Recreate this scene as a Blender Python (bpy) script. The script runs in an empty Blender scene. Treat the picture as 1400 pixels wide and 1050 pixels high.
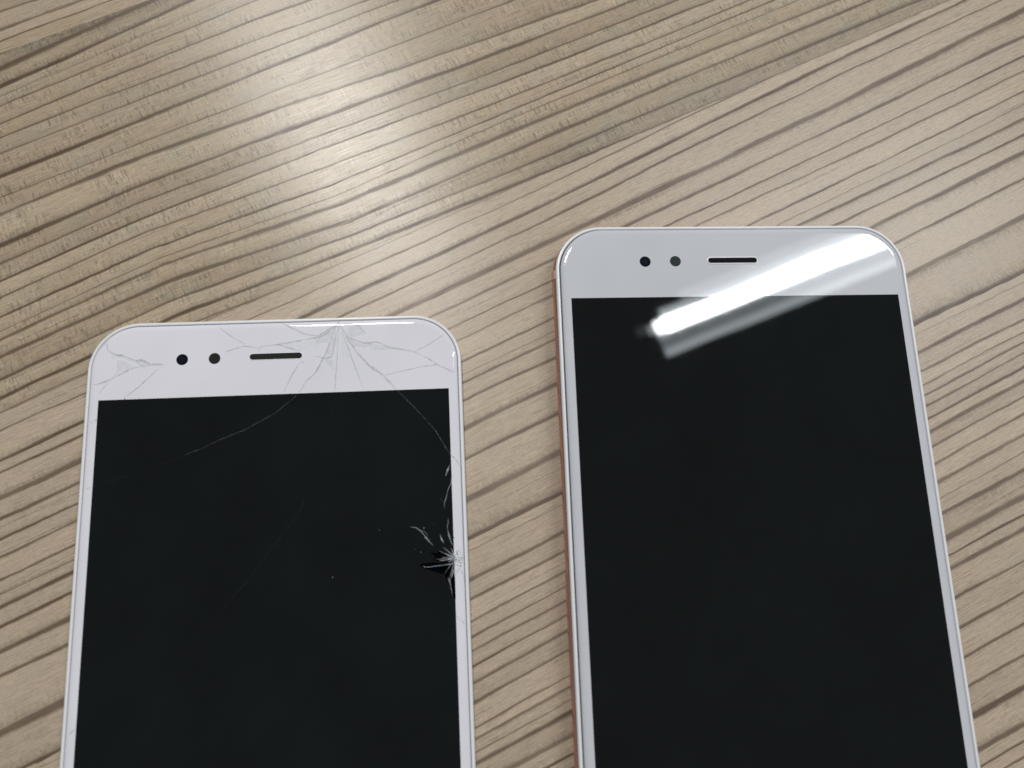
import bpy, bmesh, math, random, json
from mathutils import Matrix, Vector
import numpy as np

MM = 0.001
random.seed(7)
sc = bpy.context.scene
COL = sc.collection

# ------------------------------------------------------------------ camera
cam_d = bpy.data.cameras.new('camera')
cam_d.sensor_width = 36.0
cam_d.lens = 36.0 * 1090.66 / 1400.0
cam_d.clip_start = 0.005
cam_d.clip_end = 50.0
cam_d.dof.use_dof = True
cam_d.dof.focus_distance = 0.178
cam_d.dof.aperture_fstop = 14.5
cam = bpy.data.objects.new('camera', cam_d)
COL.objects.link(cam)
R = [[0.9691930761454145, -0.24630221507690267, 0.0], [0.23957228616156206, 0.9427109736370697, -0.23216619023357102], [0.057183046920494106, 0.2250138640894362, 0.9726761332079806]]
M = Matrix(R).to_4x4()
M.translation = Vector((0, 0, 163.41 * MM))
cam.matrix_world = M
sc.camera = cam

# ------------------------------------------------------------------ light
w = bpy.data.worlds.new('World')
sc.world = w
w.use_nodes = True
bg = w.node_tree.nodes['Background']
bg.inputs['Color'].default_value = (0.86, 1.0, 1.03, 1)
bg.inputs['Strength'].default_value = 0.165
sc.view_settings.view_transform = 'Standard'
sc.view_settings.look = 'None'
sc.view_settings.exposure = 0.14
sc.view_settings.gamma = 1.0


def area(name, a, b, width, radiance, col, off=0.0):
    """strip light between two points of the ceiling, facing down; off shifts it sideways"""
    a, b = Vector(a), Vector(b)
    d = (b - a); ln = d.length; d.normalize()
    n = Vector((0, 0, -1)).cross(d)
    c = (a + b) / 2 + n * off
    l = bpy.data.lights.new(name, 'AREA')
    l.shape = 'RECTANGLE'; l.size = ln; l.size_y = width
    l.energy = radiance * math.pi * ln * width
    l.color = col
    o = bpy.data.objects.new(name, l)
    COL.objects.link(o)
    z = Vector((0, 0, 1)); y = z.cross(d)
    m = Matrix((d, y, z)).transposed().to_4x4(); m.translation = c
    o.matrix_world = m
    return o


TA, TB = (0.350, 0.772, 2.0), (1.36, 1.521, 2.0)
def on_tube(k):
    return tuple(p + k * q for p, q in zip(TA, (0.803, 0.596, 0.0)))


area('fluorescent_tube', on_tube(0.030), TB, 0.041, 105, (0.93, 0.98, 1.0))
area('fluorescent_tube_end', on_tube(0.004), on_tube(0.029), 0.034, 60, (0.93, 0.98, 1.0))
area('fluorescent_tube_end', on_tube(-0.018), on_tube(0.003), 0.026, 5, (0.90, 0.97, 1.0))
TG = tuple(p + 0.035 * q for p, q in zip(TA, (0.803, 0.596, 0.0)))
TH = tuple(p + 0.11 * q for p, q in zip(TA, (0.803, 0.596, 0.0)))
area('fluorescent_glow', TG, TB, 0.026, 8, (0.88, 0.96, 1.0), -0.031)
area('fluorescent_glow', TH, TB, 0.030, 2.4, (0.85, 0.95, 1.0), -0.059)
area('fluorescent_glow', TA, TB, 0.012, 7, (0.88, 0.96, 1.0), 0.024)
area('fluorescent_reflector', TA, TB, 0.026, 6.0, (0.85, 0.95, 1.0), 0.074)
area('fluorescent_trough', TA, TB, 0.030, 2.6, (0.85, 0.95, 1.0), 0.045)
area('fluorescent_tube_end', on_tube(-0.050), on_tube(-0.019), 0.026, 0.6, (0.85, 0.95, 1.0), -0.006)
area('ceiling_lamp', (-0.78, 0.99, 2.0), (-0.50, 1.195, 2.0), 0.4, 62, (1.0, 0.98, 0.935))


# ------------------------------------------------------------------ helpers
def link(name, me, mat=None, parent=None):
    o = bpy.data.objects.new(name, me)
    COL.objects.link(o)
    if mat is not None and len(me.materials) == 0:
        me.materials.append(mat)
    if parent is not None:
        o.parent = parent
    return o


def mesh(name, verts, faces, smooth=True, scale=MM, sharp=35):
    me = bpy.data.meshes.new(name)
    me.from_pydata([(x * scale, y * scale, z * scale) for x, y, z in verts], [], faces)
    bm = bmesh.new(); bm.from_mesh(me)
    bmesh.ops.recalc_face_normals(bm, faces=bm.faces)
    for f in bm.faces:
        f.smooth = smooth
    for ed in bm.edges:
        if len(ed.link_faces) == 2 and ed.calc_face_angle(0) > math.radians(sharp):
            ed.smooth = False
    bm.to_mesh(me); bm.free()
    return me


def rrect(hw, y0, y1, r, n=26):
    """rounded rectangle, counter-clockwise, same vertex count for every call"""
    out = []
    for cx, cy, a0 in ((hw - r, y1 - r, 0), (-hw + r, y1 - r, 90), (-hw + r, y0 + r, 180), (hw - r, y0 + r, 270)):
        for i in range(n + 1):
            a = math.radians(a0 + 90 * i / n)
            out.append((cx + r * math.cos(a), cy + r * math.sin(a)))
    return out


def loft(name, loops, cap0=False, cap1=False, ring=False, sharp=35):
    """skin a list of loops [(points, z)]"""
    v, f = [], []
    n = len(loops[0][0])
    for pts, z in loops:
        v += [(x, y, z) for x, y in pts]
    m = len(loops)
    for k in range(m if ring else m - 1):
        a, b = k * n, ((k + 1) % m) * n
        for i in range(n):
            j = (i + 1) % n
            f.append((a + i, a + j, b + j, b + i))
    if cap0:
        f.append(tuple(reversed(range(n))))
    if cap1:
        f.append(tuple((m - 1) * n + i for i in range(n)))
    return mesh(name, v, f, sharp=sharp)


def circle(cx, cy, r, n=40):
    return [(cx + r * math.cos(2 * math.pi * i / n), cy + r * math.sin(2 * math.pi * i / n)) for i in range(n)]


def capsule(cx, cy, hl, r, n=10):
    out = []
    for i in range(n + 1):
        a = math.radians(-90 + 180 * i / n); out.append((cx + hl - r + r * math.cos(a), cy + r * math.sin(a)))
    for i in range(n + 1):
        a = math.radians(90 + 180 * i / n); out.append((cx - hl + r + r * math.cos(a), cy + r * math.sin(a)))
    return out


class NT:
    """short-hand for building node trees"""
    def __init__(s, name):
        s.mat = bpy.data.materials.new(name); s.mat.use_nodes = True
        s.t = s.mat.node_tree; s.bsdf = s.t.nodes['Principled BSDF']

    def put(s, sock, v):
        if v is None:
            return
        if hasattr(v, 'is_output'):
            s.t.links.new(v, sock)
        else:
            sock.default_value = v

    def m(s, op, a, b=None, c=None, clamp=False):
        n = s.t.nodes.new('ShaderNodeMath'); n.operation = op; n.use_clamp = clamp
        for i, x in enumerate((a, b, c)):
            s.put(n.inputs[i], x)
        return n.outputs[0]

    def mix(s, f, a, b):
        n = s.t.nodes.new('ShaderNodeMix'); n.data_type = 'RGBA'
        s.put(n.inputs['Factor'], f); s.put(n.inputs[6], a); s.put(n.inputs[7], b)
        return n.outputs[2]

    def mixf(s, f, a, b):
        n = s.t.nodes.new('ShaderNodeMix'); n.data_type = 'FLOAT'
        s.put(n.inputs['Factor'], f); s.put(n.inputs[2], a); s.put(n.inputs[3], b)
        return n.outputs[0]

    def mul(s, col, f):
        n = s.t.nodes.new('ShaderNodeVectorMath'); n.operation = 'SCALE'
        s.put(n.inputs[0], col); s.put(n.inputs['Scale'], f)
        return n.outputs[0]

    def attr(s, name):
        n = s.t.nodes.new('ShaderNodeAttribute'); n.attribute_name = name
        sp = s.t.nodes.new('ShaderNodeSeparateXYZ'); s.t.links.new(n.outputs['Vector'], sp.inputs[0])
        return sp.outputs[0], sp.outputs[1], sp.outputs[2]

    def vec(s, x, y, z=0.0):
        n = s.t.nodes.new('ShaderNodeCombineXYZ')
        for i, q in enumerate((x, y, z)):
            s.put(n.inputs[i], q)
        return n.outputs[0]

    def noise(s, vec, scale=1.0, detail=2.0, rough=0.5):
        n = s.t.nodes.new('ShaderNodeTexNoise')
        s.put(n.inputs['Vector'], vec); n.inputs['Scale'].default_value = scale
        n.inputs['Detail'].default_value = detail; n.inputs['Roughness'].default_value = rough
        return n.outputs['Fac']

    def white(s, vec):
        n = s.t.nodes.new('ShaderNodeTexWhiteNoise'); n.noise_dimensions = '3D'
        s.put(n.inputs['Vector'], vec)
        return n.outputs['Value']

    def ramp(s, x, lo, hi, a=0.0, b=1.0, smooth=True):
        n = s.t.nodes.new('ShaderNodeMapRange')
        n.interpolation_type = 'SMOOTHSTEP' if smooth else 'LINEAR'
        for i, q in enumerate((x, lo, hi, a, b)):
            s.put(n.inputs[i], q)
        return n.outputs[0]


def plain(name, col, rough=0.4, metal=0.0, spec=0.5, bump=0.0, bscale=900.0, mottling=0.0):
    n = NT(name); b = n.bsdf
    b.inputs['Metallic'].default_value = metal
    b.inputs['Specular IOR Level'].default_value = spec
    tc = n.t.nodes.new('ShaderNodeTexCoord')
    nz = n.noise(tc.outputs['Object'], bscale, 3.0)
    k = n.ramp(nz, 0.3, 0.7, 1 - mottling, 1 + mottling)
    n.put(b.inputs['Base Color'], n.mul((col[0], col[1], col[2]), k))
    n.put(b.inputs['Roughness'], n.ramp(nz, 0.3, 0.7, rough * 0.9, rough * 1.1))
    if bump:
        bp = n.t.nodes.new('ShaderNodeBump'); bp.inputs['Strength'].default_value = bump
        bp.inputs['Distance'].default_value = 0.00002
        n.t.links.new(nz, bp.inputs['Height']); n.t.links.new(bp.outputs[0], b.inputs['Normal'])
    return n.mat


# ------------------------------------------------------------------ table
G = json.loads('''{"A": [[[162.2, 161.1, 160.0, 158.9, 157.7, 156.6, 155.5, 154.4, 153.3, 152.2, 151.1], [153.5, 153.5, 153.4, 153.3, 153.3, 153.2, 153.1, 153.1, 152.6, 151.5, 150.4], [148.7, 149.2, 149.8, 150.4, 150.8, 150.4, 150.0, 149.7, 149.4, 149.1, 148.7]], [2, 3, 2]], "B": [[[130.6, 133.0, 135.4, 137.8, 140.6, 144.1, 146.5, 148.9, 151.3, 153.7, 156.1], [129.9, 132.3, 134.6, 136.2, 138.2, 140.5, 142.1, 143.7, 145.3, 147.0, 148.6], [129.2, 131.6, 133.5, 134.5, 135.8, 137.2, 138.2, 139.2, 140.2, 141.3, 142.3], [126.5, 127.7, 129.0, 130.2, 131.8, 132.6, 132.0, 131.6, 131.2, 130.8, 130.4], [125.8, 127.0, 127.3, 127.6, 128.0, 127.5, 126.3, 125.4, 124.5, 123.6, 122.7], [124.3, 124.3, 124.3, 124.2, 124.2, 124.1, 123.9, 123.8, 123.6, 122.9, 122.0], [118.3, 118.6, 118.8, 119.0, 119.2, 119.8, 120.3, 120.6, 121.0, 121.4, 121.3], [115.5, 115.1, 114.7, 114.4, 114.0, 113.6, 113.0, 112.5, 112.1, 111.7, 111.4], [107.9, 108.6, 109.4, 110.2, 111.2, 109.3, 106.3, 104.3, 102.7, 101.1, 99.5], [100.6, 101.5, 102.4, 103.3, 104.6, 103.5, 101.9, 100.9, 100.1, 99.3, 98.5], [97.2, 98.1, 98.9, 99.7, 100.9, 99.3, 97.7, 96.8, 96.1, 95.3, 94.6], [93.5, 94.3, 95.2, 96.0, 97.2, 96.2, 94.5, 93.4, 92.6, 92.0, 91.4], [90.0, 90.9, 91.7, 92.6, 93.9, 91.8, 90.1, 89.4, 89.1, 88.9, 88.6], [86.6, 87.3, 88.0, 88.7, 89.8, 87.2, 86.9, 86.8, 86.8, 86.7, 86.7], [82.6, 83.6, 84.6, 85.6, 87.1, 84.4, 85.2, 84.8, 84.3, 83.9, 83.6], [81.3, 82.2, 83.2, 84.2, 85.6, 82.4, 82.2, 81.5, 80.4, 79.6, 78.9], [79.7, 80.1, 80.4, 80.8, 81.4, 77.7, 77.5, 77.6, 77.1, 76.6, 76.1], [74.1, 74.8, 75.5, 76.1, 77.2, 74.5, 73.3, 73.1, 72.2, 71.6, 71.0], [69.9, 70.7, 71.6, 72.4, 73.6, 71.3, 70.0, 68.6, 67.2, 65.8, 64.4]], [3.4, 1, 2, 2, 2, 2, 3, 1.5, 3, 3, 2, 2, 2, 2, 1.4, 3, 2.8, 2.2, 3]], "C": [[[65.8, 65.9, 66.1, 66.2, 66.3, 66.4, 66.7, 68.3, 69.3, 70.2, 71.1], [58.3, 59.0, 59.7, 60.3, 61.4, 62.3, 62.8, 64.6, 66.1, 67.0, 67.9], [57.6, 57.9, 58.1, 58.3, 58.5, 58.8, 59.5, 61.5, 62.6, 63.2, 63.5], [52.3, 52.6, 52.9, 53.2, 53.7, 54.2, 54.7, 55.2, 56.2, 58.1, 59.4], [48.5, 48.8, 49.1, 49.4, 49.8, 50.3, 50.6, 50.8, 51.3, 52.1, 52.7], [45.4, 45.5, 45.6, 45.7, 45.9, 46.1, 46.4, 46.7, 46.9, 47.7, 48.3], [42.1, 42.3, 42.4, 42.6, 42.8, 43.0, 43.5, 43.9, 43.6, 44.4, 44.9], [38.1, 38.2, 38.2, 38.3, 38.3, 38.4, 38.5, 38.7, 39.0, 39.7, 40.1], [35.7, 35.7, 35.8, 35.8, 35.8, 35.8, 35.9, 35.9, 36.2, 36.8, 37.2], [33.0, 33.2, 33.4, 33.7, 34.0, 34.4, 34.4, 34.0, 33.7, 33.6, 33.5], [29.5, 29.7, 30.0, 30.2, 30.6, 30.9, 30.8, 30.4, 30.1, 30.1, 30.0], [26.1, 26.0, 25.9, 25.7, 25.6, 25.4, 25.5, 25.8, 26.2, 26.5, 26.7], [23.3, 22.8, 22.2, 21.5, 20.6, 19.7, 19.8, 20.2, 20.7, 21.1, 21.4], [11.9, 12.0, 12.0, 12.1, 12.2, 12.2, 12.4, 12.6, 12.9, 13.0, 13.1], [3.7, 3.8, 4.0, 4.2, 4.4, 4.7, 3.8, 2.8, 1.7, 1.1, 0.4], [3.0, 3.1, 3.3, 3.5, 3.4, 2.8, 1.9, 0.9, -0.0, -0.6, -1.2], [-1.8, -2.0, -2.2, -2.3, -2.5, -2.7, -3.0, -3.2, -3.5, -3.7, -3.9], [-4.2, -4.5, -4.9, -5.2, -5.5, -5.9, -6.4, -7.0, -7.5, -7.9, -8.2], [-9.3, -9.4, -9.4, -9.5, -9.6, -9.6, -9.8, -9.9, -10.0, -10.0, -10.1], [-12.6, -12.5, -12.4, -12.4, -12.3, -12.2, -12.1, -12.0, -12.0, -11.9, -11.8], [-15.1, -15.0, -14.9, -14.8, -14.7, -14.6, -14.4, -14.2, -14.0, -13.9, -13.8], [-17.7, -17.6, -17.5, -17.4, -17.3, -17.2, -17.0, -16.8, -16.6, -16.5, -16.4], [-20.8, -20.6, -20.5, -20.3, -20.1, -19.9, -19.6, -19.3, -19.1, -18.9, -18.7], [-24.3, -24.1, -23.8, -23.6, -23.4, -23.1, -22.7, -22.3, -22.0, -21.8, -21.5], [-30.0, -29.5, -29.0, -28.5, -28.0, -27.4, -26.5, -25.7, -25.0, -24.5, -23.9], [-30.7, -30.2, -29.7, -29.3, -29.3, -29.3, -29.2, -29.1, -29.1, -29.0, -29.0], [-31.4, -30.9, -31.0, -31.2, -31.4, -31.6, -31.8, -32.1, -32.3, -32.4, -32.6], [-32.1, -31.6, -32.0, -32.4, -32.9, -33.4, -34.1, -34.8, -35.4, -35.8, -36.3], [-33.8, -34.5, -35.2, -35.8, -36.5, -37.4, -38.5, -39.7, -40.6, -41.2, -41.9], [-36.8, -37.5, -38.2, -38.9, -39.6, -40.4, -41.6, -42.7, -43.6, -44.3, -45.0], [-39.1, -39.8, -40.5, -41.2, -41.8, -42.7, -43.9, -45.0, -45.9, -46.6, -47.2], [-44.7, -45.4, -46.1, -46.8, -47.5, -48.3, -49.5, -50.6, -51.5, -52.2, -52.9], [-50.1, -50.8, -51.4, -52.1, -52.8, -53.7, -54.8, -56.0, -56.8, -57.5, -58.2], [-55.2, -55.9, -56.6, -57.3, -58.0, -58.8, -60.0, -61.1, -62.0, -62.7, -63.4], [-60.3, -60.9, -61.6, -62.3, -63.0, -63.9, -65.0, -66.2, -67.0, -67.7, -68.4], [-65.4, -66.1, -66.8, -67.5, -68.1, -69.0, -70.2, -71.3, -72.2, -72.9, -73.5], [-71.3, -72.0, -72.7, -73.4, -74.1, -75.0, -76.1, -77.3, -78.1, -78.8, -79.5], [-73.9, -74.6, -75.3, -76.0, -76.7, -77.6, -78.7, -79.8, -80.7, -81.4, -82.1], [-76.3, -77.0, -77.7, -78.3, -79.0, -79.9, -81.1, -82.2, -83.1, -83.8, -84.4]], [1.5, 3.4, 2, 4, 2.6, 2.2, 2, 2, 1.4, 3, 2.2, 3.6, 3, 3.6, 4, 1, 2.8, 2.2, 2, 2, 2, 2, 3, 2, 2, 3, 1.2, 3, 3.6, 2, 3.2, 2.2, 2.6, 2.4, 2.6, 3.2, 3.4, 2, 2.4]], "E1": [148.2, 148.1, 148.0, 147.9, 147.6, 146.9, 146.3, 145.6, 144.9, 144.3, 143.6], "E2": [68.7, 69.0, 69.3, 69.6, 70.0, 69.5, 69.7, 69.1, 68.8, 68.6, 68.5], "theta": 0.7108856351148591, "ST": [-190.0, -150.0, -110.0, -70.0, -30.0, 10.0, 50.0, 90.0, 130.0, 170.0, 210.0]}''')
ST = np.array(G['ST']); CA, SA = math.cos(G['theta']), math.sin(G['theta'])


def axis(lo, hi, step, far):
    a = list(np.arange(lo, hi + 1e-6, step))
    s = step; x = lo
    pre = []
    while x > -far:
        s *= 1.35; x -= s; pre.append(max(x, -far))
    s = step; x = hi
    post = []
    while x < far:
        s *= 1.35; x += s; post.append(min(x, far))
    return np.array(sorted(set(pre)) + a + sorted(set(post)))


def family(n, v, u):
    rows, T = G[n]
    rows = np.array(rows); T = np.array(T, float)
    rng = random.Random(hash(n) % 97 if False else {'A': 3, 'B': 5, 'C': 9}[n])
    up, tu, dn, td = [], [], [], []
    last = rows[0].copy()
    for i in range(60):
        last = last + rng.uniform(2.2, 6.0); up.insert(0, last.copy()); tu.insert(0, rng.choice((1.4, 2, 2, 2.4, 3, 3.6)))
    last = rows[-1].copy()
    for i in range(60):
        last = last - rng.uniform(2.2, 6.0); dn.append(last.copy()); td.append(rng.choice((1.4, 2, 2, 2.4, 3, 3.6)))
    rows = np.vstack([np.array(up), rows, np.array(dn)]); T = np.concatenate([tu, T, td])
    # spline-smooth stations by interpolating each line at v
    k = np.clip(np.searchsorted(ST, v) - 1, 0, len(ST) - 2)
    f = np.clip((v - ST[k]) / (ST[k + 1] - ST[k]), -0.5, 1.5)
    U = np.zeros_like(v); TT = np.zeros_like(v); S = np.zeros_like(v)
    idx = np.arange(len(rows), dtype=float)
    for j in range(len(v)):
        line = rows[:, k[j]] * (1 - f[j]) + rows[:, k[j] + 1] * f[j]
        x = -line
        U[j] = np.interp(-u[j], x, idx)
        TT[j] = np.interp(-u[j], x, T)
        i = int(min(max(U[j], 0), len(rows) - 2))
        lo = max(i - 1, 0); hi = min(i + 2, len(rows) - 1)
        S[j] = (x[hi] - x[lo]) / (hi - lo)
    return U, TT, S


def table():
    X = axis(-140, 130, 0.9, 420); Y = axis(-65, 172, 0.9, 420)
    nx, ny = len(X), len(Y)
    gx, gy = np.meshgrid(X, Y)
    x, y = gx.ravel(), gy.ravel()
    th = 22.0
    top = [(a, b, 0.0) for a, b in zip(x, y)]
    f = []
    for j in range(ny - 1):
        for i in range(nx - 1):
            a = j * nx + i
            f.append((a, a + 1, a + nx + 1, a + nx))
    # edge and underside of the board
    per = [i for i in range(nx)] + [j * nx + nx - 1 for j in range(1, ny)] + \
          [(ny - 1) * nx + i for i in range(nx - 2, -1, -1)] + [j * nx for j in range(ny - 2, 0, -1)]
    base = len(top)
    for p in per:
        top.append((top[p][0], top[p][1], -th))
    q = len(per)
    for i in range(q):
        j = (i + 1) % q
        f.append((per[i], base + i, base + j, per[j]))
    f.append(tuple(base + i for i in reversed(range(q))))
    me = bpy.data.meshes.new('table_top')
    me.from_pydata([(a * MM, b * MM, c * MM) for a, b, c in top], [], f)
    ax = np.array([t[0] for t in top]); ay = np.array([t[1] for t in top])
    v = ax * CA + ay * SA; u = -ax * SA + ay * CA
    res = [family(n, v, u) for n in 'ABC']
    for nm, k in (('grain', 0), ('weight', 1), ('gap', 2)):
        at = me.attributes.new(nm, 'FLOAT_VECTOR', 'POINT')
        at.data.foreach_set('vector', np.stack([r[k] for r in res], 1).astype(np.float32).ravel())
    e1 = u - np.interp(v, ST, G['E1']); e2 = u - np.interp(v, ST, G['E2'])
    at = me.attributes.new('strip', 'FLOAT_VECTOR', 'POINT')
    at.data.foreach_set('vector', np.stack([e1, e2, 0 * e1], 1).astype(np.float32).ravel())
    at = me.attributes.new('along', 'FLOAT_VECTOR', 'POINT')
    at.data.foreach_set('vector', np.stack([v, u, 0 * u], 1).astype(np.float32).ravel())
    return me


def wood():
    n = NT('striped_wood_laminate'); b = n.bsdf
    v, u, _ = n.attr('along')
    e1, e2, _ = n.attr('strip')
    gA, gB, gC = n.attr('grain'); tA, tB, tC = n.attr('weight'); sA, sB, sC = n.attr('gap')
    w1 = n.m('MULTIPLY', n.m('SUBTRACT', n.noise(n.vec(n.m('MULTIPLY', v, 0.35), n.m('MULTIPLY', u, 0.5)), 1, 2), 0.5), 0.5)
    isA = n.m('GREATER_THAN', n.m('ADD', e1, w1), 0.0)
    isB0 = n.m('GREATER_THAN', n.m('ADD', e2, w1), 0.0)
    isB = n.m('SUBTRACT', isB0, isA)
    isC = n.m('SUBTRACT', 1.0, isB0)

    def pick(a, bb, c):
        return n.mixf(isA, n.mixf(isB0, c, bb), a)
    U = pick(gA, gB, gC); T = pick(tA, tB, tC); S = pick(sA, sB, sC)
    fam = n.m('ADD', n.m('MULTIPLY', isA, 211.0), n.m('MULTIPLY', isB, 517.0))
    # lines wander a little
    wob = n.m('SUBTRACT', n.noise(n.vec(n.m('MULTIPLY', v, 0.07), n.m('MULTIPLY', u, 0.12)), 1, 3), 0.5)
    wob2 = n.m('SUBTRACT', n.noise(n.vec(n.m('MULTIPLY', v, 0.55), n.m('MULTIPLY', u, 0.9)), 1, 3), 0.5)
    U = n.m('ADD', U, n.m('DIVIDE', n.m('ADD', n.m('MULTIPLY', wob, 0.7), n.m('MULTIPLY', wob2, 0.26)), S))
    near = n.m('ROUND', U)
    d = n.m('MULTIPLY', n.m('SUBTRACT', U, near), S)
    ad = n.m('ABSOLUTE', d)
    rl = n.white(n.vec(near, fam, 3.0))
    lv = n.noise(n.vec(n.m('MULTIPLY', v, 0.035), n.m('MULTIPLY', near, 7.3), fam), 1, 3)
    hw = n.m('MULTIPLY', n.m('ADD', n.m('MULTIPLY', T, 0.094), n.m('MULTIPLY', n.m('MULTIPLY', T, T), 0.022)), n.ramp(lv, 0.25, 0.75, 0.7, 1.4))
    core = n.m('SUBTRACT', 1.0, n.ramp(ad, n.m('MULTIPLY', hw, 0.35), n.m('MULTIPLY', hw, 1.22)))
    # one-sided fade: above the line in the ticked strip, mixed below it elsewhere
    side = n.m('MULTIPLY', isC, n.m('GREATER_THAN', n.m('ADD', rl, n.m('MULTIPLY', n.ramp(v, 40, 110), 0.5)), 0.85))
    sgn = n.m('SUBTRACT', n.m('MULTIPLY', side, 2.0), 1.0)
    ds = n.m('MULTIPLY', d, sgn)
    feather = n.noise(n.vec(n.m('MULTIPLY', v, 1.6), n.m('MULTIPLY', u, 0.7)), 1, 2)
    fw = n.m('MULTIPLY', hw, n.ramp(feather, 0.3, 0.7, 1.6, 4.6))
    fade = n.m('MULTIPLY', n.m('GREATER_THAN', ds, 0.0), n.m('SUBTRACT', 1.0, n.ramp(ds, 0.0, fw, smooth=False)))
    fade = n.m('MULTIPLY', fade, n.m('MULTIPLY', fade, n.ramp(T, 1.0, 4.0, 0.22, 0.72)))
    line = n.m('MAXIMUM', n.m('MULTIPLY', core, n.m('MULTIPLY', n.ramp(lv, 0.2, 0.7, 0.75, 1.0), n.ramp(T, 0.8, 2.4, 0.6, 1.0))), fade)
    # fine fibres interrupt the line
    fib = n.noise(n.vec(n.m('MULTIPLY', v, 0.16), n.m('MULTIPLY', u, 5.0)), 1, 3)
    fib2 = n.noise(n.vec(n.m('MULTIPLY', v, 0.5), n.m('MULTIPLY', u, 9.0)), 1, 2)
    line = n.m('MULTIPLY', line, n.ramp(fib, 0.25, 0.75, 0.82, 1.12), clamp=True)
    # secondary hair lines
    hair = n.ramp(n.noise(n.vec(n.m('MULTIPLY', v, 0.022), n.m('MULTIPLY', u, 1.7)), 1, 2), 0.63, 0.72)
    hair = n.m('MULTIPLY', hair, n.ramp(feather, 0.35, 0.6, 0.2, 1.0))
    # band colours
    fl = n.m('FLOOR', U)
    rb = n.white(n.vec(fl, fam, 1.0)); rh = n.white(n.vec(fl, fam, 2.0))
    blot = n.noise(n.vec(n.m('MULTIPLY', v, 0.045), n.m('MULTIPLY', u, 0.11)), 1, 3)
    blot2 = n.noise(n.vec(n.m('MULTIPLY', v, 0.10), n.m('MULTIPLY', u, 0.17), 5.0), 1, 3)
    base = n.mix(n.ramp(n.m('ADD', n.m('MULTIPLY', rh, 0.45), n.m('MULTIPLY', blot, 0.55)), 0.25, 0.75), (0.42,0.318,0.219,1), (0.485,0.376,0.268,1))
    base = n.mix(n.m('MULTIPLY', n.ramp(blot2, 0.45, 0.75), 0.5), base, (0.405,0.361,0.276,1))
    base = n.mix(isC, base, n.mix(0.55, base, (0.535,0.42,0.327,1)))
    frac = n.m('SUBTRACT', U, fl)
    k = n.m('MULTIPLY', n.m('ADD', 0.93, n.m('MULTIPLY', rb, 0.14)), n.m('SUBTRACT', 1.0, n.m('MULTIPLY', n.m('POWER', frac, 3.0), n.m('MULTIPLY', isB, 0.16))))
    # medullary ticks across the grain in the middle strip
    tkv = n.m('ADD', v, n.m('MULTIPLY', near, 9.7))
    tk1 = n.noise(n.vec(n.m('MULTIPLY', tkv, 1.9), n.m('MULTIPLY', u, 0.16), fl), 1, 2, 0.6)
    tk2 = n.noise(n.vec(n.m('MULTIPLY', tkv, 3.6), n.m('MULTIPLY', u, 0.5), fl), 1, 1, 0.5)
    tk = n.m('ADD', n.m('MULTIPLY', tk1, 0.65), n.m('MULTIPLY', tk2, 0.35))
    tkm = n.noise(n.vec(n.m('MULTIPLY', v, 0.08), n.m('MULTIPLY', u, 0.35), 9.0), 1, 3)
    tick = n.m('MULTIPLY', n.ramp(tk, 0.51, 0.62), n.ramp(tkm, 0.36, 0.62))
    tkl = n.m('MULTIPLY', n.ramp(tk, 0.47, 0.34), n.ramp(tkm, 0.36, 0.62))
    amt = n.m('ADD', 0.07, n.m('MULTIPLY', isB, 0.31))
    k = n.m('MULTIPLY', k, n.m('SUBTRACT', 1.0, n.m('MULTIPLY', tick, amt)))
    k = n.m('MULTIPLY', k, n.m('ADD', 1.0, n.m('MULTIPLY', tkl, n.m('MULTIPLY', amt, 0.6))))
    k = n.m('MULTIPLY', k, n.ramp(fib, 0.25, 0.75, 0.84, 1.12))
    k = n.m('MULTIPLY', k, n.ramp(fib2, 0.25, 0.75, 0.88, 1.10))
    grit = n.noise(n.vec(v, u), 3.2, 2, 0.7)
    k = n.m('MULTIPLY', k, n.ramp(grit, 0.25, 0.75, 0.88, 1.11))
    k = n.m('MULTIPLY', k, n.m('SUBTRACT', 1.0, n.m('MULTIPLY', hair, 0.40)))
    pore = n.noise(n.vec(n.m('MULTIPLY', v, 0.42), n.m('MULTIPLY', u, 3.4), 2.0), 1, 2, 0.6)
    k = n.m('MULTIPLY', k, n.m('SUBTRACT', 1.0, n.m('MULTIPLY', n.ramp(pore, 0.55, 0.70), 0.17)))
    k = n.m('MULTIPLY', k, n.m('ADD', 1.0, n.m('MULTIPLY', n.ramp(pore, 0.42, 0.30), 0.08)))
    # darker grainy bands beside the strip joints
    gr = n.ramp(n.noise(n.vec(n.m('MULTIPLY', v, 1.2), n.m('MULTIPLY', u, 1.6)), 1, 3), 0.3, 0.7, 0.72, 1.0)
    jb = n.m('MULTIPLY', isB, n.m('MULTIPLY', n.ramp(e2, 4.6, 3.6), n.ramp(v, 35, 60)))
    ja = n.m('MULTIPLY', isB, n.ramp(n.m('MULTIPLY', e1, -1.0), 5.0, 0.0))
    jd = n.m('MAXIMUM', n.m('MULTIPLY', jb, 0.30), n.m('MULTIPLY', ja, 0.42))
    k = n.m('MULTIPLY', k, n.m('SUBTRACT', 1.0, n.m('MULTIPLY', jd, gr)))
    jl = n.m('MULTIPLY', n.m('SUBTRACT', 1.0, n.ramp(n.m('ABSOLUTE', n.m('ADD', e2, w1)), 0.05, 0.32)), 0.45)
    col = n.mul(base, k)
    dark = n.mix(rl, (0.080,0.046,0.026,1), (0.12,0.073,0.044,1))
    col = n.mix(n.m('MULTIPLY', line, n.ramp(n.white(n.vec(near, fam, 8.0)), 0.0, 1.0, 0.86, 1.0)), col, dark)
    col = n.mix(jl, col, dark)
    # stray marks on the table: two specks and one smudge
    tc = n.t.nodes.new('ShaderNodeTexCoord')
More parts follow.
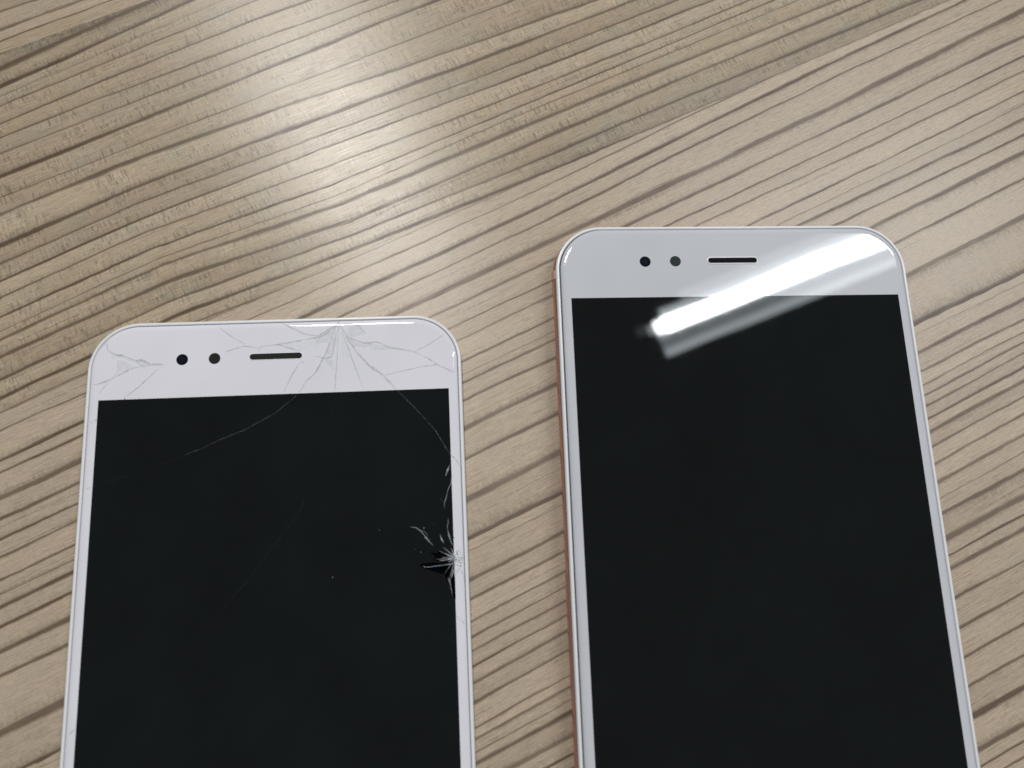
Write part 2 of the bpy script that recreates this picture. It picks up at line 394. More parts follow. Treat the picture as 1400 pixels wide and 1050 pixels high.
    for px, py, r0, r1, st in ((-35.2, 94.8, 0.15, 0.38, 0.85), (-103.6, 66.7, 0.12, 0.32, 0.7), (-62.1, 98.6, 0.2, 1.9, 0.40), (-62.0, 100.6, 0.2, 1.2, 0.25)):
        vm = n.t.nodes.new('ShaderNodeVectorMath'); vm.operation = 'DISTANCE'
        n.t.links.new(tc.outputs['Object'], vm.inputs[0]); vm.inputs[1].default_value = (px * MM, py * MM, 0)
        q = n.m('MULTIPLY', n.ramp(vm.outputs['Value'], r1 * MM, r0 * MM), n.m('MULTIPLY', st, n.ramp(grit, 0.3, 0.6, 0.6, 1.0)))
        col = n.mix(q, col, (0.10, 0.075, 0.045, 1))
    n.put(b.inputs['Base Color'], col)
    b.inputs['Specular IOR Level'].default_value = 0.42
    b.inputs['Anisotropic'].default_value = 0.65
    b.inputs['Anisotropic Rotation'].default_value = 0.25
    n.put(b.inputs['Tangent'], n.vec(CA, SA, 0.0))
    n.put(b.inputs['Roughness'], n.m('ADD', n.ramp(fib, 0.25, 0.75, 0.25, 0.35), n.m('MULTIPLY', line, 0.06)))
    h = n.m('ADD', n.m('MULTIPLY', fib2, 0.5), n.m('ADD', n.m('MULTIPLY', fib, 0.5), n.m('MULTIPLY', line, -0.35)))
    h = n.m('ADD', h, n.m('ADD', n.m('MULTIPLY', grit, 0.3), n.m('MULTIPLY', n.m('MULTIPLY', tk, isB), 0.15)))
    bp = n.t.nodes.new('ShaderNodeBump'); bp.inputs['Strength'].default_value = 1.0
    bp.inputs['Distance'].default_value = 0.000012
    n.put(bp.inputs['Height'], h)
    n.t.links.new(bp.outputs[0], b.inputs['Normal'])
    return n.mat


tb = link('table_top', table(), wood())
tb['kind'] = 'structure'
tb['label'] = 'pale beige wooden table top with brown diagonal grain stripes under both phones'

# ------------------------------------------------------------------ phone materials


def glass(name, col, film=None, spec=0.5, wave=8e-05):
    """glossy cover glass over paint or over the dark display: slightly wavy, with a thin wiped film"""
    n = NT(name); b = n.bsdf
    tc = n.t.nodes.new('ShaderNodeTexCoord'); ob = tc.outputs['Object']
    b.inputs['Specular IOR Level'].default_value = spec
    lo = n.noise(ob, 55.0, 3); sm = n.noise(ob, 260.0, 4, 0.6)
    n.put(b.inputs['Roughness'], n.ramp(sm, 0.35, 0.7, 0.016, 0.026))
    if film is None:
        n.put(b.inputs['Base Color'], n.mul((col[0], col[1], col[2]), n.ramp(lo, 0.3, 0.7, 0.975, 1.02)))
    else:
        f = film(n, ob, lo, sm)
        n.put(b.inputs['Base Color'], n.mul((col[0], col[1], col[2]), f))
    wv = n.noise(ob, 28.0, 1)
    bp = n.t.nodes.new('ShaderNodeBump'); bp.inputs['Strength'].default_value = 1.0
    bp.inputs['Distance'].default_value = wave
    n.t.links.new(wv, bp.inputs['Height']); n.t.links.new(bp.outputs[0], b.inputs['Normal'])
    return n.mat


def film_left(n, ob, lo, sm):
    """thin uneven grease film"""
    return n.m('MULTIPLY', n.ramp(lo, 0.25, 0.75, 0.62, 1.15), n.ramp(sm, 0.3, 0.7, 0.94, 1.06))


def film_right(n, ob, lo, sm):
    return n.m('MULTIPLY', n.ramp(lo, 0.25, 0.75, 0.55, 1.1), n.ramp(sm, 0.3, 0.7, 0.9, 1.1))


WHITE_L = glass('white_glass_border', (0.795,0.765,0.825))
WHITE_R = glass('grey_white_glass_border', (0.61,0.605,0.65))
RIM = plain('white_plastic_rim', (0.83, 0.82, 0.845), 0.22, spec=0.5, bump=0.1)
ROSE = plain('rose_gold_metal', (0.66, 0.36, 0.315), 0.26, metal=1.0, bump=0.25, bscale=5000)
BAND = plain('pink_antenna_plastic', (0.66, 0.40, 0.34), 0.45)
SCREEN_L = glass('filmed_black_display', (0.0040, 0.0049, 0.0057), film_left, 0.42)
SCREEN_R = glass('black_display', (0.0026, 0.0032, 0.0029), film_right, 0.5)
GAP_GREY = plain('grey_plate_gap_shade', (0.20, 0.20, 0.22), 0.7)  # backing plate colour, also painted as the shade in the rim gap
GAP_DARK = plain('dark_gap_shade', (0.07, 0.075, 0.09), 0.7)  # dark colour painted for the shade in the rim gap
LENS = plain('camera_lens_black', (0.003, 0.003, 0.008), 0.04, spec=0.35)
LENSIN = plain('lens_inner_blue', (0.006, 0.007, 0.020), 0.05, spec=0.35)
SENSOR = plain('sensor_window_grey', (0.034, 0.042, 0.042), 0.05, spec=0.35)
SEETHRU = plain('hole_olive_brown', (0.012, 0.0115, 0.008), 0.6, spec=0.15, mottling=0.2, bscale=2500)
MESHM = plain('earpiece_mesh_dark', (0.003, 0.003, 0.006), 0.6, spec=0.08, bump=0.6, bscale=6000)
LIP_HALO = plain('slot_lip_halo_white', (0.88, 0.88, 0.90), 0.12)


def fracture(name, col, alpha, rough=0.25):
    """translucent broken-glass faces"""
    n = NT(name); b = n.bsdf
    b.inputs['Base Color'].default_value = (*col, 1)
    b.inputs['Roughness'].default_value = rough
    tc = n.t.nodes.new('ShaderNodeTexCoord')
    nz = n.noise(tc.outputs['Object'], 900, 3)
    n.put(b.inputs['Alpha'], n.m('MULTIPLY', n.ramp(nz, 0.3, 0.65, 0.35, 1.0), alpha))
    return n.mat


CR_DARK = fracture('crack_grey', (0.30, 0.305, 0.31), 0.34)
CR_LIGHT = fracture('painted_glass_highlight', (0.92, 0.92, 0.95), 0.75, 0.12)  # pale colour painted for highlights on the broken glass
CR_SCR = fracture('crack_on_black', (0.16, 0.17, 0.18), 0.42)
CR_FAINT = fracture('faint_crack_on_black', (0.06, 0.068, 0.075), 0.34)
CHIP = fracture('glass_splinter', (0.44, 0.46, 0.48), 0.68)
CHIPW = fracture('crushed_glass', (0.88, 0.89, 0.90), 0.95)
BLUE = fracture('painted_blue_glint', (0.18, 0.30, 0.62), 0.9)  # glint put into the base colour as blue
VOID = plain('lifted_display_black', (0.0004, 0.0004, 0.0008), 0.9, spec=0.05)


def part(name, me, mat, parent, label=None):
    o = link(name, me, mat, parent)
    if label:
        o['label'] = label
    return o


def root(name, x, y, rz, label, cat, group):
    o = bpy.data.objects.new(name, None); COL.objects.link(o)
    o.empty_display_size = 0.02
    o.location = (x * MM, y * MM, 0); o.rotation_euler = (0, 0, rz)
    o['label'] = label; o['category'] = cat; o['group'] = group
    return o


Y1, Y0 = 16.2, -139.2          # phone outline, 155.4 mm tall, origin at the top edge of the display
SX, SY0 = 35.1, -122.0


def rr(hw, ins, r=10.0):
    return rrect(hw - ins, Y0 + ins, Y1 - ins, max(r - ins, 0.5))


def glass_front(t, z, white, zlow):
    """white border with curved edge, and the black display set flush into it"""
    hw = 37.9
    dz = z - zlow
    prof = [(0.90, zlow - 0.25), (0.90, zlow)]
    for i in range(1, 8):
        a = math.radians(90 * i / 7)
        prof.append((0.90 + 1.25 * (1 - math.cos(a)), zlow + dz * math.sin(a)))
    prof.append((2.18, z)); 
    loops = [(rr(hw, i), q) for i, q in prof]
    inner = [(min(max(x, -SX), SX), min(max(y, SY0), 0.0)) for x, y in rr(hw, 2.18)]
    loops.append((inner, z))
    loops.append((inner, z - 0.35))
    v, f = [], []
    n = len(inner)
    for pts, q in loops:
        v += [(x, y, q) for x, y in pts]
    for k in range(len(loops) - 1):
        for i in range(n):
            j = (i + 1) % n
            f.append((k * n + i, k * n + j, (k + 1) * n + j, (k + 1) * n + i))
    me = mesh('glass_border', v, f, sharp=60)
    bm = bmesh.new(); bm.from_mesh(me)
    bmesh.ops.remove_doubles(bm, verts=bm.verts, dist=1e-7)
    bmesh.ops.dissolve_degenerate(bm, dist=1e-7, edges=bm.edges)
    bm.to_mesh(me); bm.free()
    part('glass_border', me, white, t)
    e = 0.004
    rect = [(SX - e, -e), (-SX + e, -e), (-SX + e, SY0 + e), (SX - e, SY0 + e)]
    part('display', loft('display', [(rect, z - 0.34), (rect, z - 0.002)], True, True), SCREEN_L if white is WHITE_L else SCREEN_R, t)


def disc(name, cx, cy, r, z0, z1, mat, t, bev=0.02):
    return part(name, loft(name, [(circle(cx, cy, r), z0), (circle(cx, cy, r), z1 - bev * 0.3), (circle(cx, cy, r - bev), z1)], True, True, sharp=8), mat, t)


def top_holes(t, z, left):
    cx, cy = -19.0, 7.93
    c = disc('front_camera', cx, cy, 1.17, z - 0.3, z + 0.02, LENS, t)
    disc('lens', cx, cy, 0.62, z + 0.02, z + 0.035, LENSIN, c)
    disc('sensor_window', -12.52, 7.95, 1.17, z - 0.3, z + 0.02, SEETHRU if left else SENSOR, t)
    sx, sy, hl, r = -0.16, 8.03, 5.3, (0.62 if left else 0.57)
    ps = part('earpiece_slot', loft('earpiece_slot', [(capsule(sx, sy, hl, r), z - 0.3), (capsule(sx, sy, hl, r), z + 0.012)], True, True), SEETHRU if left else MESHM, t)
    lw = 0.14 if left else 0.30  # left slot is lipless; a thin pale ring is added for its bright halo
    pr = 0.04 if left else 0.13
    lip = [(capsule(sx, sy, hl + 0.01, r + 0.01), z - 0.1), (capsule(sx, sy, hl + 0.01, r + 0.01), z + pr * 0.6),
           (capsule(sx, sy, hl + lw * 0.4, r + lw * 0.4), z + pr), (capsule(sx, sy, hl + lw, r + lw), z + 0.004), (capsule(sx, sy, hl + lw, r + lw), z - 0.1)]
    part('slot_lip_halo', loft('slot_lip_halo', lip, ring=True, sharp=80), LIP_HALO, ps)


def rim_part(t, hw, z0, ztop, mat, r=10.0):
    prof = [(0.55, z0), (0.05, z0 + 0.05), (0.0, ztop - 0.65), (0.06, ztop - 0.3), (0.22, ztop - 0.08), (0.42, ztop), (0.62, ztop - 0.03), (0.74, ztop - 0.14), (0.76, z0 + 0.3), (0.76, z0)]
    part('rim', loft('rim', [(rr(hw, i, r), q) for i, q in prof], ring=True, sharp=50), mat, t)


# ------------------------------------------------------------------ right phone (whole)
pr = root('phone', 41.334, 67.763, 0.27431, 'intact white and rose gold phone on the right with a lamp streak across its glass', 'phone', 'white phones lying on the table')
HB = 38.4
prof = [(4.0, 0.0), (1.9, 0.18), (0.9, 0.75), (0.25, 1.8), (0.0, 3.0), (0.05, 3.9), (0.25, 4.6), (0.75, 4.95), (1.05, 5.0), (1.1, 5.45)]


def bodyloop(i, q):
    return (rrect(HB - i, Y0 - 0.5 + i, Y1 + 0.5 - i, 10.5 - min(i, 5)), q)


part('metal_body', loft('metal_body', [bodyloop(i, q) for i, q in prof], True, True, sharp=40), ROSE, pr)
rim_part(pr, 38.0, 5.2, 6.45, RIM)
part('gap_shade_strip', loft('gap_shade_strip', [(rr(38.0, 0.70), 5.5), (rr(38.0, 0.70), 5.95), (rr(38.0, 1.2), 5.95), (rr(38.0, 1.2), 5.5)], ring=True), GAP_DARK, pr)  # dark strip put in as the shade between rim and glass
glass_front(pr, 6.9, WHITE_R, 6.33)
top_holes(pr, 6.9, False)
for sx in (-1, 1):
    v, f = [], []
    sec = [(HB - i + 0.10, q) for i, q in prof[1:8]]
    m = len(sec)
    for yy in (5.15, 7.0):
        v += [(sx * x, yy, q) for x, q in sec] + [(sx * (HB - 1.5), yy, 4.9), (sx * (HB - 2.0), yy, 0.4)]
    L_ = m + 2
    for i in range(L_):
        j = (i + 1) % L_
        f.append((i, j, L_ + j, L_ + i))
    f.append(tuple(range(L_))); f.append(tuple(range(2 * L_ - 1, L_ - 1, -1)))
    part('antenna_band', mesh('antenna_band', v, f), BAND, pr)
v, f = [], []
for yy, k in ((-55.6, 0), (-55.9, 1), (-76.5, 1), (-76.8, 0)):
    o_ = 0.06 if k else -0.1
    v += [(-(HB - 0.02 + o_), yy, 2.2), (-(HB + 0.02 + o_), yy, 3.1), (-(HB - 0.03 + o_), yy, 4.1), (-(HB - 1.0), yy, 4.1), (-(HB - 1.0), yy, 2.2)]
for k in range(3):
    for i in range(5):
        j = (i + 1) % 5
        f.append((k * 5 + i, k * 5 + j, k * 5 + 5 + j, k * 5 + 5 + i))
f.append((0, 1, 2, 3, 4)); f.append((19, 18, 17, 16, 15))
part('sim_tray', mesh('sim_tray', v, f), ROSE, pr)

# ------------------------------------------------------------------ left phone front (cracked)
pl = root('phone', -46.081, 24.256, 0.29133, 'white phone front on the left with shattered glass and long cracks', 'phone', 'white phones lying on the table')
HW = 37.9
part('backing_plate', loft('backing_plate', [(rr(HW, 0.8), 0.0), (rr(HW, 0.8), 1.2)], True, True), GAP_GREY, pl)
rim_part(pl, HW, 0.0, 1.78, RIM)
part('gap_shade_strip', loft('gap_shade_strip', [(rr(HW, 0.70), 1.0), (rr(HW, 0.70), 1.5), (rr(HW, 1.2), 1.5), (rr(HW, 1.2), 1.0)], ring=True), GAP_GREY, pl)
glass_front(pl, 2.1, WHITE_L, 1.66)
top_holes(pl, 2.1, True)

K = json.loads('''{"cracks": [["bezel", 0.22, [[-34.23, 12.57], [-33.89, 10.55], [-32.9, 9.74], [-31.85, 9.24], [-30.98, 9.21], [-29.8, 8.71], [-28.31, 8.05], [-27.16, 8.08], [-26.12, 7.66], [-25.23, 7.17], [-22.61, 7.08]]], ["bezel", 0.16, [[-28.31, 8.05], [-27.25, 7.09], [-26.51, 6.83], [-25.22, 7.09]]], ["bezel", 0.2, [[-35.43, 10.91], [-34.75, 11.66], [-34.14, 12.38]]], ["bezel", 0.13, [[-36.94, 3.31], [-35.24, 3.47], [-33.83, 3.88], [-32.58, 4.52], [-31.92, 5.56], [-31.54, 6.31]]], ["bezel", 0.1, [[-32.58, 4.52], [-30.63, 5.52], [-28.66, 6.52], [-27.09, 6.8]]], ["bezel", 0.1, [[-23.73, 6.2], [-25.38, 4.42], [-27.02, 2.8], [-30.04, 0.34]]], ["bezel", 0.08, [[-34.96, 1.42], [-34.06, 2.9], [-32.71, 4.3]]], ["bezel", 0.14, [[12.34, 14.31], [10.61, 13.45], [8.56, 12.07], [5.81, 12.52], [0.99, 15.03]]], ["bezel", 0.15, [[12.34, 14.13], [9.24, 11.97], [4.46, 11.12], [0.38, 10.53], [-3.17, 10.11], [-3.83, 9.06]]], ["bezel", 0.1, [[-10.32, 9.3], [-6.61, 10.42], [-4.98, 10.21], [-3.34, 9.93]]], ["bezel", 0.08, [[-12.06, 14.85], [-9.48, 12.71], [-6.32, 10.73]]], ["bezel", 0.14, [[0.38, 10.53], [2.43, 9.75], [4.82, 8.88]]], ["bezel", 0.14, [[11.99, 13.96], [9.94, 8.06], [7.92, 4.21], [5.9, 2.17], [4.67, 0.18]]], ["bezel", 0.1, [[5.52, 6.96], [4.51, 6.11], [3.18, 4.03], [1.55, 0.22]]], ["bezel", 0.1, [[12.68, 14.12], [12.34, 7.98], [11.83, 0.13]]], ["bezel", 0.1, [[12.61, 14.12], [11.72, 10.52], [11.31, 7.66], [9.95, 7.17], [7.9, 7.77]]], ["bezel", 0.1, [[12.85, 14.11], [13.88, 11.53], [15.41, 6.8], [17.76, 0.33]]], ["bezel", 0.18, [[13.03, 14.29], [14.74, 10.78], [16.79, 7.83], [18.83, 5.44], [21.55, 3.38], [24.41, 0.16]]], ["bezel", 0.17, [[13.88, 11.9], [17.84, 10.32], [20.26, 10.53], [23.0, 9.25], [28.17, 8.1]]], ["bezel", 0.12, [[28.17, 8.1], [31.69, 9.87], [34.36, 11.6]]], ["bezel", 0.14, [[22.06, 3.29], [24.99, 3.97], [29.48, 4.89], [32.95, 5.13], [37.04, 2.95]]], ["bezel", 0.1, [[28.17, 8.1], [30.91, 6.64], [32.95, 5.13]]], ["bezel", 0.12, [[12.68, 14.85], [15.45, 14.58], [16.83, 13.99], [18.2, 12.48]]], ["bezel", 0.1, [[-36.95, -17.65], [-36.1, -17.6], [-35.22, -17.31]]], ["bezel", 0.12, [[-37.09, -62.71], [-36.11, -62.38], [-35.22, -61.6]]], ["bezel", 0.1, [[-37.23, -5.13], [-36.28, -4.5], [-35.3, -3.98]]], ["bezel", 0.14, [[35.18, -37.73], [35.6, -36.77], [36.05, -36.29], [36.45, -36.95], [36.85, -37.81], [37.08, -39.63]]], ["bezel", 0.13, [[35.26, -45.33], [35.99, -46.19], [37.02, -47.2]]], ["bezel", 0.1, [[35.69, -14.37], [36.04, -14.83], [36.74, -16.05], [37.16, -16.66]]], ["screen", 0.11, [[4.03, -0.48], [0.23, -3.64], [-1.42, -4.65], [-5.92, -7.05], [-9.99, -8.59], [-14.83, -10.71], [-17.63, -11.73]]], ["screen", 0.12, [[24.69, -0.21], [27.25, -3.0], [29.91, -6.06], [32.22, -8.93], [34.15, -12.45], [35.25, -14.2]]], ["screen", 0.07, [[5.82, -21.57], [5.03, -24.0], [2.23, -27.53], [-0.91, -31.6], [-5.17, -37.12], [-9.75, -42.14]]], ["screen", 0.06, [[-17.63, -11.73], [-22.9, -13.7], [-29.12, -15.61], [-35.01, -17.29]]], ["screen", 0.05, [[11.79, -0.08], [11.53, -3.63], [11.33, -7.08]]], ["chip", 0.35, [[34.83, -15.82], [34.37, -16.86], [33.91, -18.11]]], ["chip", 0.16, [[35.11, -16.79], [35.12, -18.16], [35.0, -19.52], [34.36, -20.75], [33.77, -22.81], [33.43, -23.83], [33.49, -24.56]]], ["chip", 0.14, [[32.74, -22.45], [33.33, -23.62]]], ["chip", 0.22, [[34.12, -26.55], [34.15, -27.37], [33.92, -28.18], [34.18, -29.83], [34.55, -31.07], [34.89, -31.9]]], ["chip", 0.18, [[26.49, -27.89], [27.72, -28.1], [28.74, -28.86], [29.53, -30.02], [30.33, -30.97], [31.03, -31.72]]], ["chip", 0.12, [[29.05, -28.57], [29.86, -29.43], [30.04, -30.25]]], ["chip", 0.26, [[32.43, -29.55], [32.71, -30.58], [33.2, -31.46]]], ["chip", 0.1, [[31.05, -27.18], [31.32, -27.81]]]], "splinters": [[0.3, [[35.37, -34.35], [32.23, -32.89]]], [0.26, [[35.37, -34.35], [32.97, -32.11]]], [0.24, [[35.37, -34.35], [32.08, -34.79]]], [0.3, [[35.37, -34.35], [33.54, -33.66]]], [0.16, [[35.37, -34.35], [32.61, -34.11]]], [0.12, [[35.37, -34.35], [31.27, -34.4]]], [0.3, [[35.37, -34.35], [34.51, -32.39]]], [0.12, [[35.37, -34.35], [33.13, -37.25]]], [0.4, [[35.37, -34.35], [34.12, -38.19]]], [0.3, [[35.37, -34.35], [33.91, -35.08]]], [0.26, [[35.37, -34.35], [33.41, -34.66]]], [0.26, [[35.37, -34.35], [34.7, -32.9]]], [0.2, [[35.34, -35.45], [29.29, -35.86]]], [0.1, [[29.39, -35.86], [28.94, -35.54]]], [0.14, [[34.12, -38.19], [34.52, -41.58]]], [0.12, [[33.82, -37.98], [34.26, -40.39]]], [0.34, [[35.09, -36.64], [34.33, -38.2]]]], "petals": [[[28.28, -35.31], [29.41, -35.06], [30.94, -34.99], [34.53, -35.06], [35.21, -35.65], [34.99, -36.54], [33.02, -37.34], [32.01, -37.14], [30.7, -36.63], [29.38, -36.11], [28.88, -35.84]], [[30.38, -32.9], [31.5, -33.26], [32.54, -32.8], [34.36, -33.8], [34.84, -34.83], [32.07, -34.81], [30.85, -34.53], [31.38, -34.0]], [[33.13, -37.35], [34.99, -36.54], [35.16, -38.35], [35.15, -42.21], [34.82, -41.9], [34.16, -40.28], [33.59, -38.76]]], "crush": [[[35.62, -33.05], [36.25, -32.77], [36.84, -33.51], [36.9, -34.93], [36.9, -36.13], [36.13, -36.29], [35.52, -36.06], [35.36, -34.85], [35.34, -33.84]]], "specks": [[11.46, -36.83], [20.59, -28.14], [27.48, -32.3], [30.51, -30.45], [28.61, -32.91]], "blue": [[29.3, -28.26]], "nicks": [[-29.96, 0.11], [-35.28, -3.99], [35.58, -14.36], [35.15, -30.39]], "facets": [[[12.34, 13.94], [10.62, 13.27], [8.56, 12.0], [7.71, 10.65], [10.28, 10.57]], [[12.85, 13.93], [13.88, 11.61], [15.41, 6.98], [13.36, 7.59]], [[11.99, 13.59], [9.94, 8.06], [11.31, 7.66], [12.27, 10.5]], [[13.88, 11.82], [17.84, 10.39], [20.26, 10.53], [18.17, 9.23], [15.42, 9.68]], [[8.9, 11.88], [4.46, 11.04], [0.55, 10.45], [4.48, 9.03], [8.57, 9.54]], [[17.84, 10.32], [23.0, 9.25], [28.17, 8.17], [23.69, 8.68], [19.55, 8.64]], [[13.37, 14.46], [16.14, 14.37], [18.2, 12.48], [15.43, 11.48], [14.06, 11.89]], [[-33.89, 10.55], [-32.9, 9.74], [-31.85, 9.24], [-32.23, 8.33], [-33.12, 8.67]], [[-28.31, 8.05], [-27.16, 8.08], [-25.23, 7.17], [-26.51, 6.83], [-27.25, 7.09]], [[-31.94, 8.32], [-30.62, 7.97], [-28.69, 6.98], [-28.66, 6.52], [-30.64, 5.67], [-31.79, 5.71]], [[-35.29, 11.06], [-34.62, 11.81], [-34.14, 12.34], [-33.94, 10.7]], [[9.77, 7.71], [11.31, 7.48], [11.82, 4.43], [9.95, 6.28]], [[16.79, 7.76], [18.83, 5.44], [21.55, 3.38], [19.67, 4.16]], [[8.09, 4.21], [9.27, 6.3], [10.29, 6.98], [9.27, 4.52]]], "glints": [[12.44, 14.85], [13.88, 11.53], [19.38, 9.01], [8.39, 12.0], [16.48, 14.18], [21.62, 9.11], [5.53, 6.43], [9.93, 10.94], [12.68, 14.12], [17.84, 10.32], [-27.03, 7.08], [-34.19, 12.03], [-28.01, 7.8], [-25.68, 7.49]], "impact": [12.48, 14.7]}''')
rnd = random.Random(11)


def refine(p, step=0.7, jit=0.07):
    out = [p[0]]
    for a, b in zip(p[:-1], p[1:]):
        L_ = math.hypot(b[0] - a[0], b[1] - a[1]); k = max(1, int(L_ / step))
        nx, ny = -(b[1] - a[1]) / max(L_, 1e-6), (b[0] - a[0]) / max(L_, 1e-6)
        for i in range(1, k + 1):
            t = i / k; j = rnd.uniform(-jit, jit) if i < k else 0
            out.append((a[0] + (b[0] - a[0]) * t + nx * j, a[1] + (b[1] - a[1]) * t + ny * j))
    return out


def zsurf(x, y, z):
    """height of the left glass, following its curved edge"""
    hw, r = 37.9, 10.0
    qx, qy = abs(x) - (hw - r), max(y - (Y1 - r), (Y0 + r) - y)
    dd = math.hypot(max(qx, 0), max(qy, 0)) + min(max(qx, qy), 0) - r
    ins = -dd
    if ins >= 2.15:
        return z
    if ins <= 0.95:
        return z - 0.40
    c = 1 - (ins - 0.90) / 1.25
    return 1.66 + 0.44 * math.sqrt(max(0, 1 - c * c))


def ribbon(name, pts, wd, zb, hgt=0.02, taper=True, shift=0.0, jit=0.07, step=0.7, wvar=0.35):
    p = refine(pts, step, jit); v, f = [], []
    m = len(p)
    for i, q in enumerate(p):
        a, b = p[max(i - 1, 0)], p[min(i + 1, m - 1)]
        L_ = math.hypot(b[0] - a[0], b[1] - a[1]) or 1
        nx, ny = -(b[1] - a[1]) / L_, (b[0] - a[0]) / L_
        e = 1.0
        if taper:
            e = min(1.0, 0.25 + 2.2 * min(i, m - 1 - i) / max(m - 1, 1))
        h = wd * 0.5 * e * rnd.uniform(1 - wvar, 1 + wvar)
        x, y = q[0] + nx * shift, q[1] + ny * shift
        z = zsurf(x, y, zb)
        v += [(x + nx * h, y + ny * h, z + 0.006), (x, y, z + 0.006 + hgt), (x - nx * h, y - ny * h, z + 0.006)]
    for i in range(m - 1):
        a, b = i * 3, i * 3 + 3
        f += [(a, a + 1, b + 1, b), (a + 1, a + 2, b + 2, b + 1)]
    return mesh(name, v, f, smooth=False)


ZL = 2.1
for s, wd, pts in K['cracks']:
    if s == 'bezel':
        o = part('crack', ribbon('crack', pts, wd * 1.7, ZL, wvar=0.7), CR_DARK, pl)
        part('crack_highlight', ribbon('crack_highlight', pts, wd * 1.0, ZL, 0.05, shift=-wd * 1.0, wvar=0.8), CR_LIGHT, o)  # pale ribbon painted as the highlight beside the crack
    elif s == 'screen':
        part('crack', ribbon('crack', pts, wd * 1.1, ZL, jit=0.05, taper=False), CR_SCR if wd > 0.08 else CR_FAINT, pl)
    else:
        part('splinter', ribbon('splinter', pts, wd * 1.25, ZL, 0.05, jit=0.05, wvar=0.55), CHIP, pl)
for pts in K['petals']:
    p = [(x, y, ZL + 0.003) for x, y in pts]
    cxy = (sum(q[0] for q in p) / len(p), sum(q[1] for q in p) / len(p), ZL + 0.012)
    v = p + [cxy]; m = len(p)
    part('lifted_glass', mesh('lifted_glass', v, [(i, (i + 1) % m, m) for i in range(m)], smooth=False), VOID, pl)
for i, (wd, pts) in enumerate(K['splinters']):
    a, b = pts
    v = []
    L_ = math.hypot(b[0] - a[0], b[1] - a[1]); nx, ny = -(b[1] - a[1]) / L_, (b[0] - a[0]) / L_
    m = 7; f = []
    for k in range(m):
        t = k / (m - 1); h = wd * 0.68 * (1 - t) ** 0.8 * rnd.uniform(0.6, 1.2) + 0.012
        x, y = a[0] + (b[0] - a[0]) * t + nx * rnd.uniform(-.05, .05), a[1] + (b[1] - a[1]) * t + ny * rnd.uniform(-.05, .05)
        v += [(x + nx * h, y + ny * h, ZL + 0.016), (x, y, ZL + 0.016 + 0.07 * (1 - t)), (x - nx * h, y - ny * h, ZL + 0.016)]
    for k in range(m - 1):
        q, r_ = k * 3, k * 3 + 3
        f += [(q, q + 1, r_ + 1, r_), (q + 1, q + 2, r_ + 2, r_ + 1)]
    o = part('splinter', mesh('splinter', v, f, smooth=False), CHIP, pl)
    if i == 2:
        g1 = [(a[0] + (b[0] - a[0]) * t, a[1] + (b[1] - a[1]) * t) for t in (0.0, 1.0)]
# the long splinter: two blue glints painted on it as coloured ribbons
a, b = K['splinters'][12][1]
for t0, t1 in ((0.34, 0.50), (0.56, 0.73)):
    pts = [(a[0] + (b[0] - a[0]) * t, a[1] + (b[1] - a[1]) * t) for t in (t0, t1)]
    part('splinter', ribbon('splinter', pts, 0.15, ZL + 0.03, 0.04, step=0.3, jit=0.02), BLUE, pl, 'splinter piece painted as a blue glint')


def crumbs(name, cx, cy, rx, ry, count, size, mat, inside=None):
    """crushed glass: small tilted facets in one heap"""
    v, f = [], []
    for _ in range(count):
        for _t in range(30):
            x, y = cx + rnd.uniform(-rx, rx), cy + rnd.uniform(-ry, ry)
            if ((x - cx) / rx) ** 2 + ((y - cy) / ry) ** 2 < 1:
                break
        s = size * rnd.uniform(0.4, 1.2); z = zsurf(x, y, ZL) + 0.01
        a0 = rnd.uniform(0, 6.28); b0 = len(v)
        for q in range(3):
            aa = a0 + q * 2.09 + rnd.uniform(-.4, .4)
            v.append((x + s * math.cos(aa), y + s * math.sin(aa), z + rnd.uniform(0, 0.10)))
        v.append((x, y, z - 0.005))
        f += [(b0, b0 + 1, b0 + 2), (b0, b0 + 1, b0 + 3), (b0 + 1, b0 + 2, b0 + 3), (b0 + 2, b0, b0 + 3)]
    return mesh(name, v, f, smooth=False)


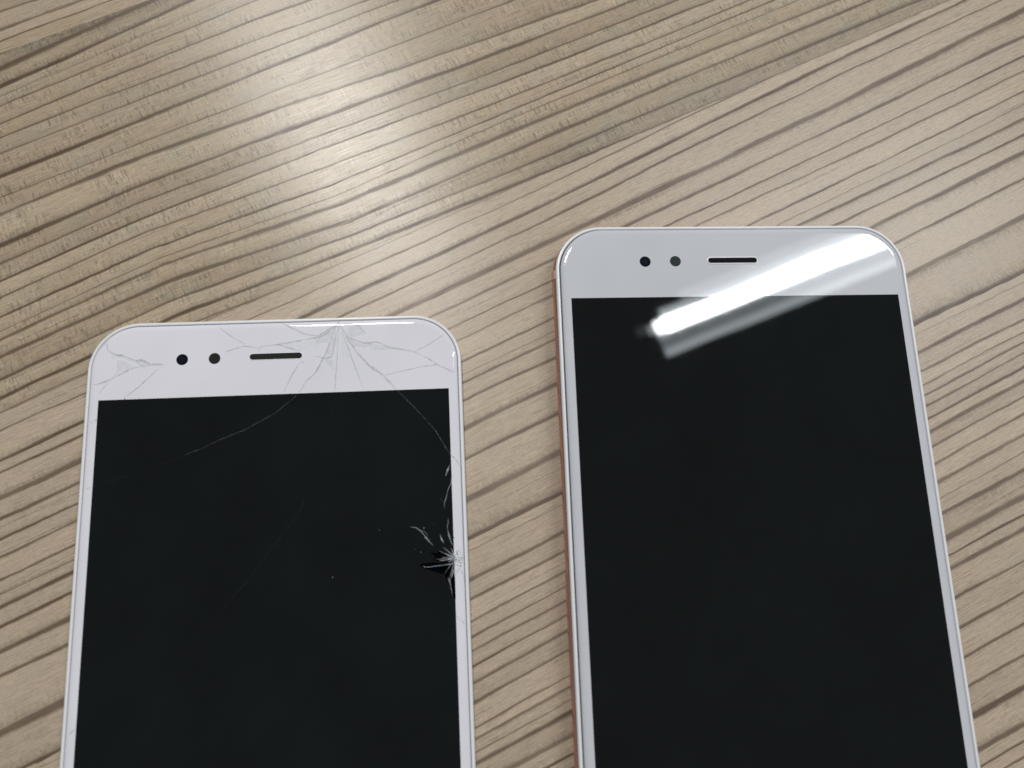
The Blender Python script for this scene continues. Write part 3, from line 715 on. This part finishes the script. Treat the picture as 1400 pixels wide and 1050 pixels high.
part('crushed_glass', crumbs('crushed_glass', 36.05, -34.3, 0.85, 1.75, 60, 0.24, CHIPW), CHIPW, pl)['kind'] = 'stuff'
CHIPG = fracture('crushed_glass_grey', (0.30, 0.31, 0.33), 0.6)
part('crushed_glass', crumbs('crushed_glass', 36.1, -34.4, 0.75, 1.7, 26, 0.22, CHIPG), CHIPG, pl)['kind'] = 'stuff'
ix, iy = K['impact']
# tilted glass pieces between the cracks, their reflected tones painted in grey and white
FACET_G = fracture('painted_facet_tone_grey', (0.45, 0.46, 0.47), 0.11, 0.08)
FACET_W = fracture('painted_facet_tone_white', (0.93, 0.93, 0.95), 0.40, 0.08)
for k, pts in enumerate(K['facets']):
    p = []
    cx_, cy_ = sum(q[0] for q in pts) / len(pts), sum(q[1] for q in pts) / len(pts)
    ta, tb_ = rnd.uniform(-.012, .012), rnd.uniform(-.012, .012)
    for x, y in pts:
        p.append((x, y, zsurf(x, y, ZL) + 0.012 + max(-0.006, (x - cx_) * ta + (y - cy_) * tb_)))
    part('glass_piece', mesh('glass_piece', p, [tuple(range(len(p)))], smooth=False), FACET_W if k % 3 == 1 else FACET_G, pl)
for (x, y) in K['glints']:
    part('glass_fleck_glint', crumbs('glass_fleck_glint', x, y, 0.12, 0.12, 3, 0.17, CR_LIGHT), CR_LIGHT, pl)  # pale crumbs added as painted glints along the cracks
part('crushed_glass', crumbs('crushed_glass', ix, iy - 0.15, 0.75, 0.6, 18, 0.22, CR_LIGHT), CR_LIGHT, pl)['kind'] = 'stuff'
for (x, y) in K['specks']:
    part('glass_fleck_glint', crumbs('glass_fleck_glint', x, y, 0.05, 0.05, 2, 0.12, CHIP), CHIP, pl)
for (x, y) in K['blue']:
    part('glass_fleck_glint', crumbs('glass_fleck_glint', x, y, 0.08, 0.08, 3, 0.16, BLUE), BLUE, pl, 'fleck painted as a blue glint')
for (x, y) in K['nicks']:
    part('nick', loft('nick', [([(x - .13, y - .12), (x + .12, y - .1), (x + .14, y + .1), (x - .1, y + .13)], ZL - 0.05), ([(x - .1, y - .1), (x + .1, y - .08), (x + .1, y + .08), (x - .08, y + .1)], ZL + 0.015)], True, True), VOID, pl)
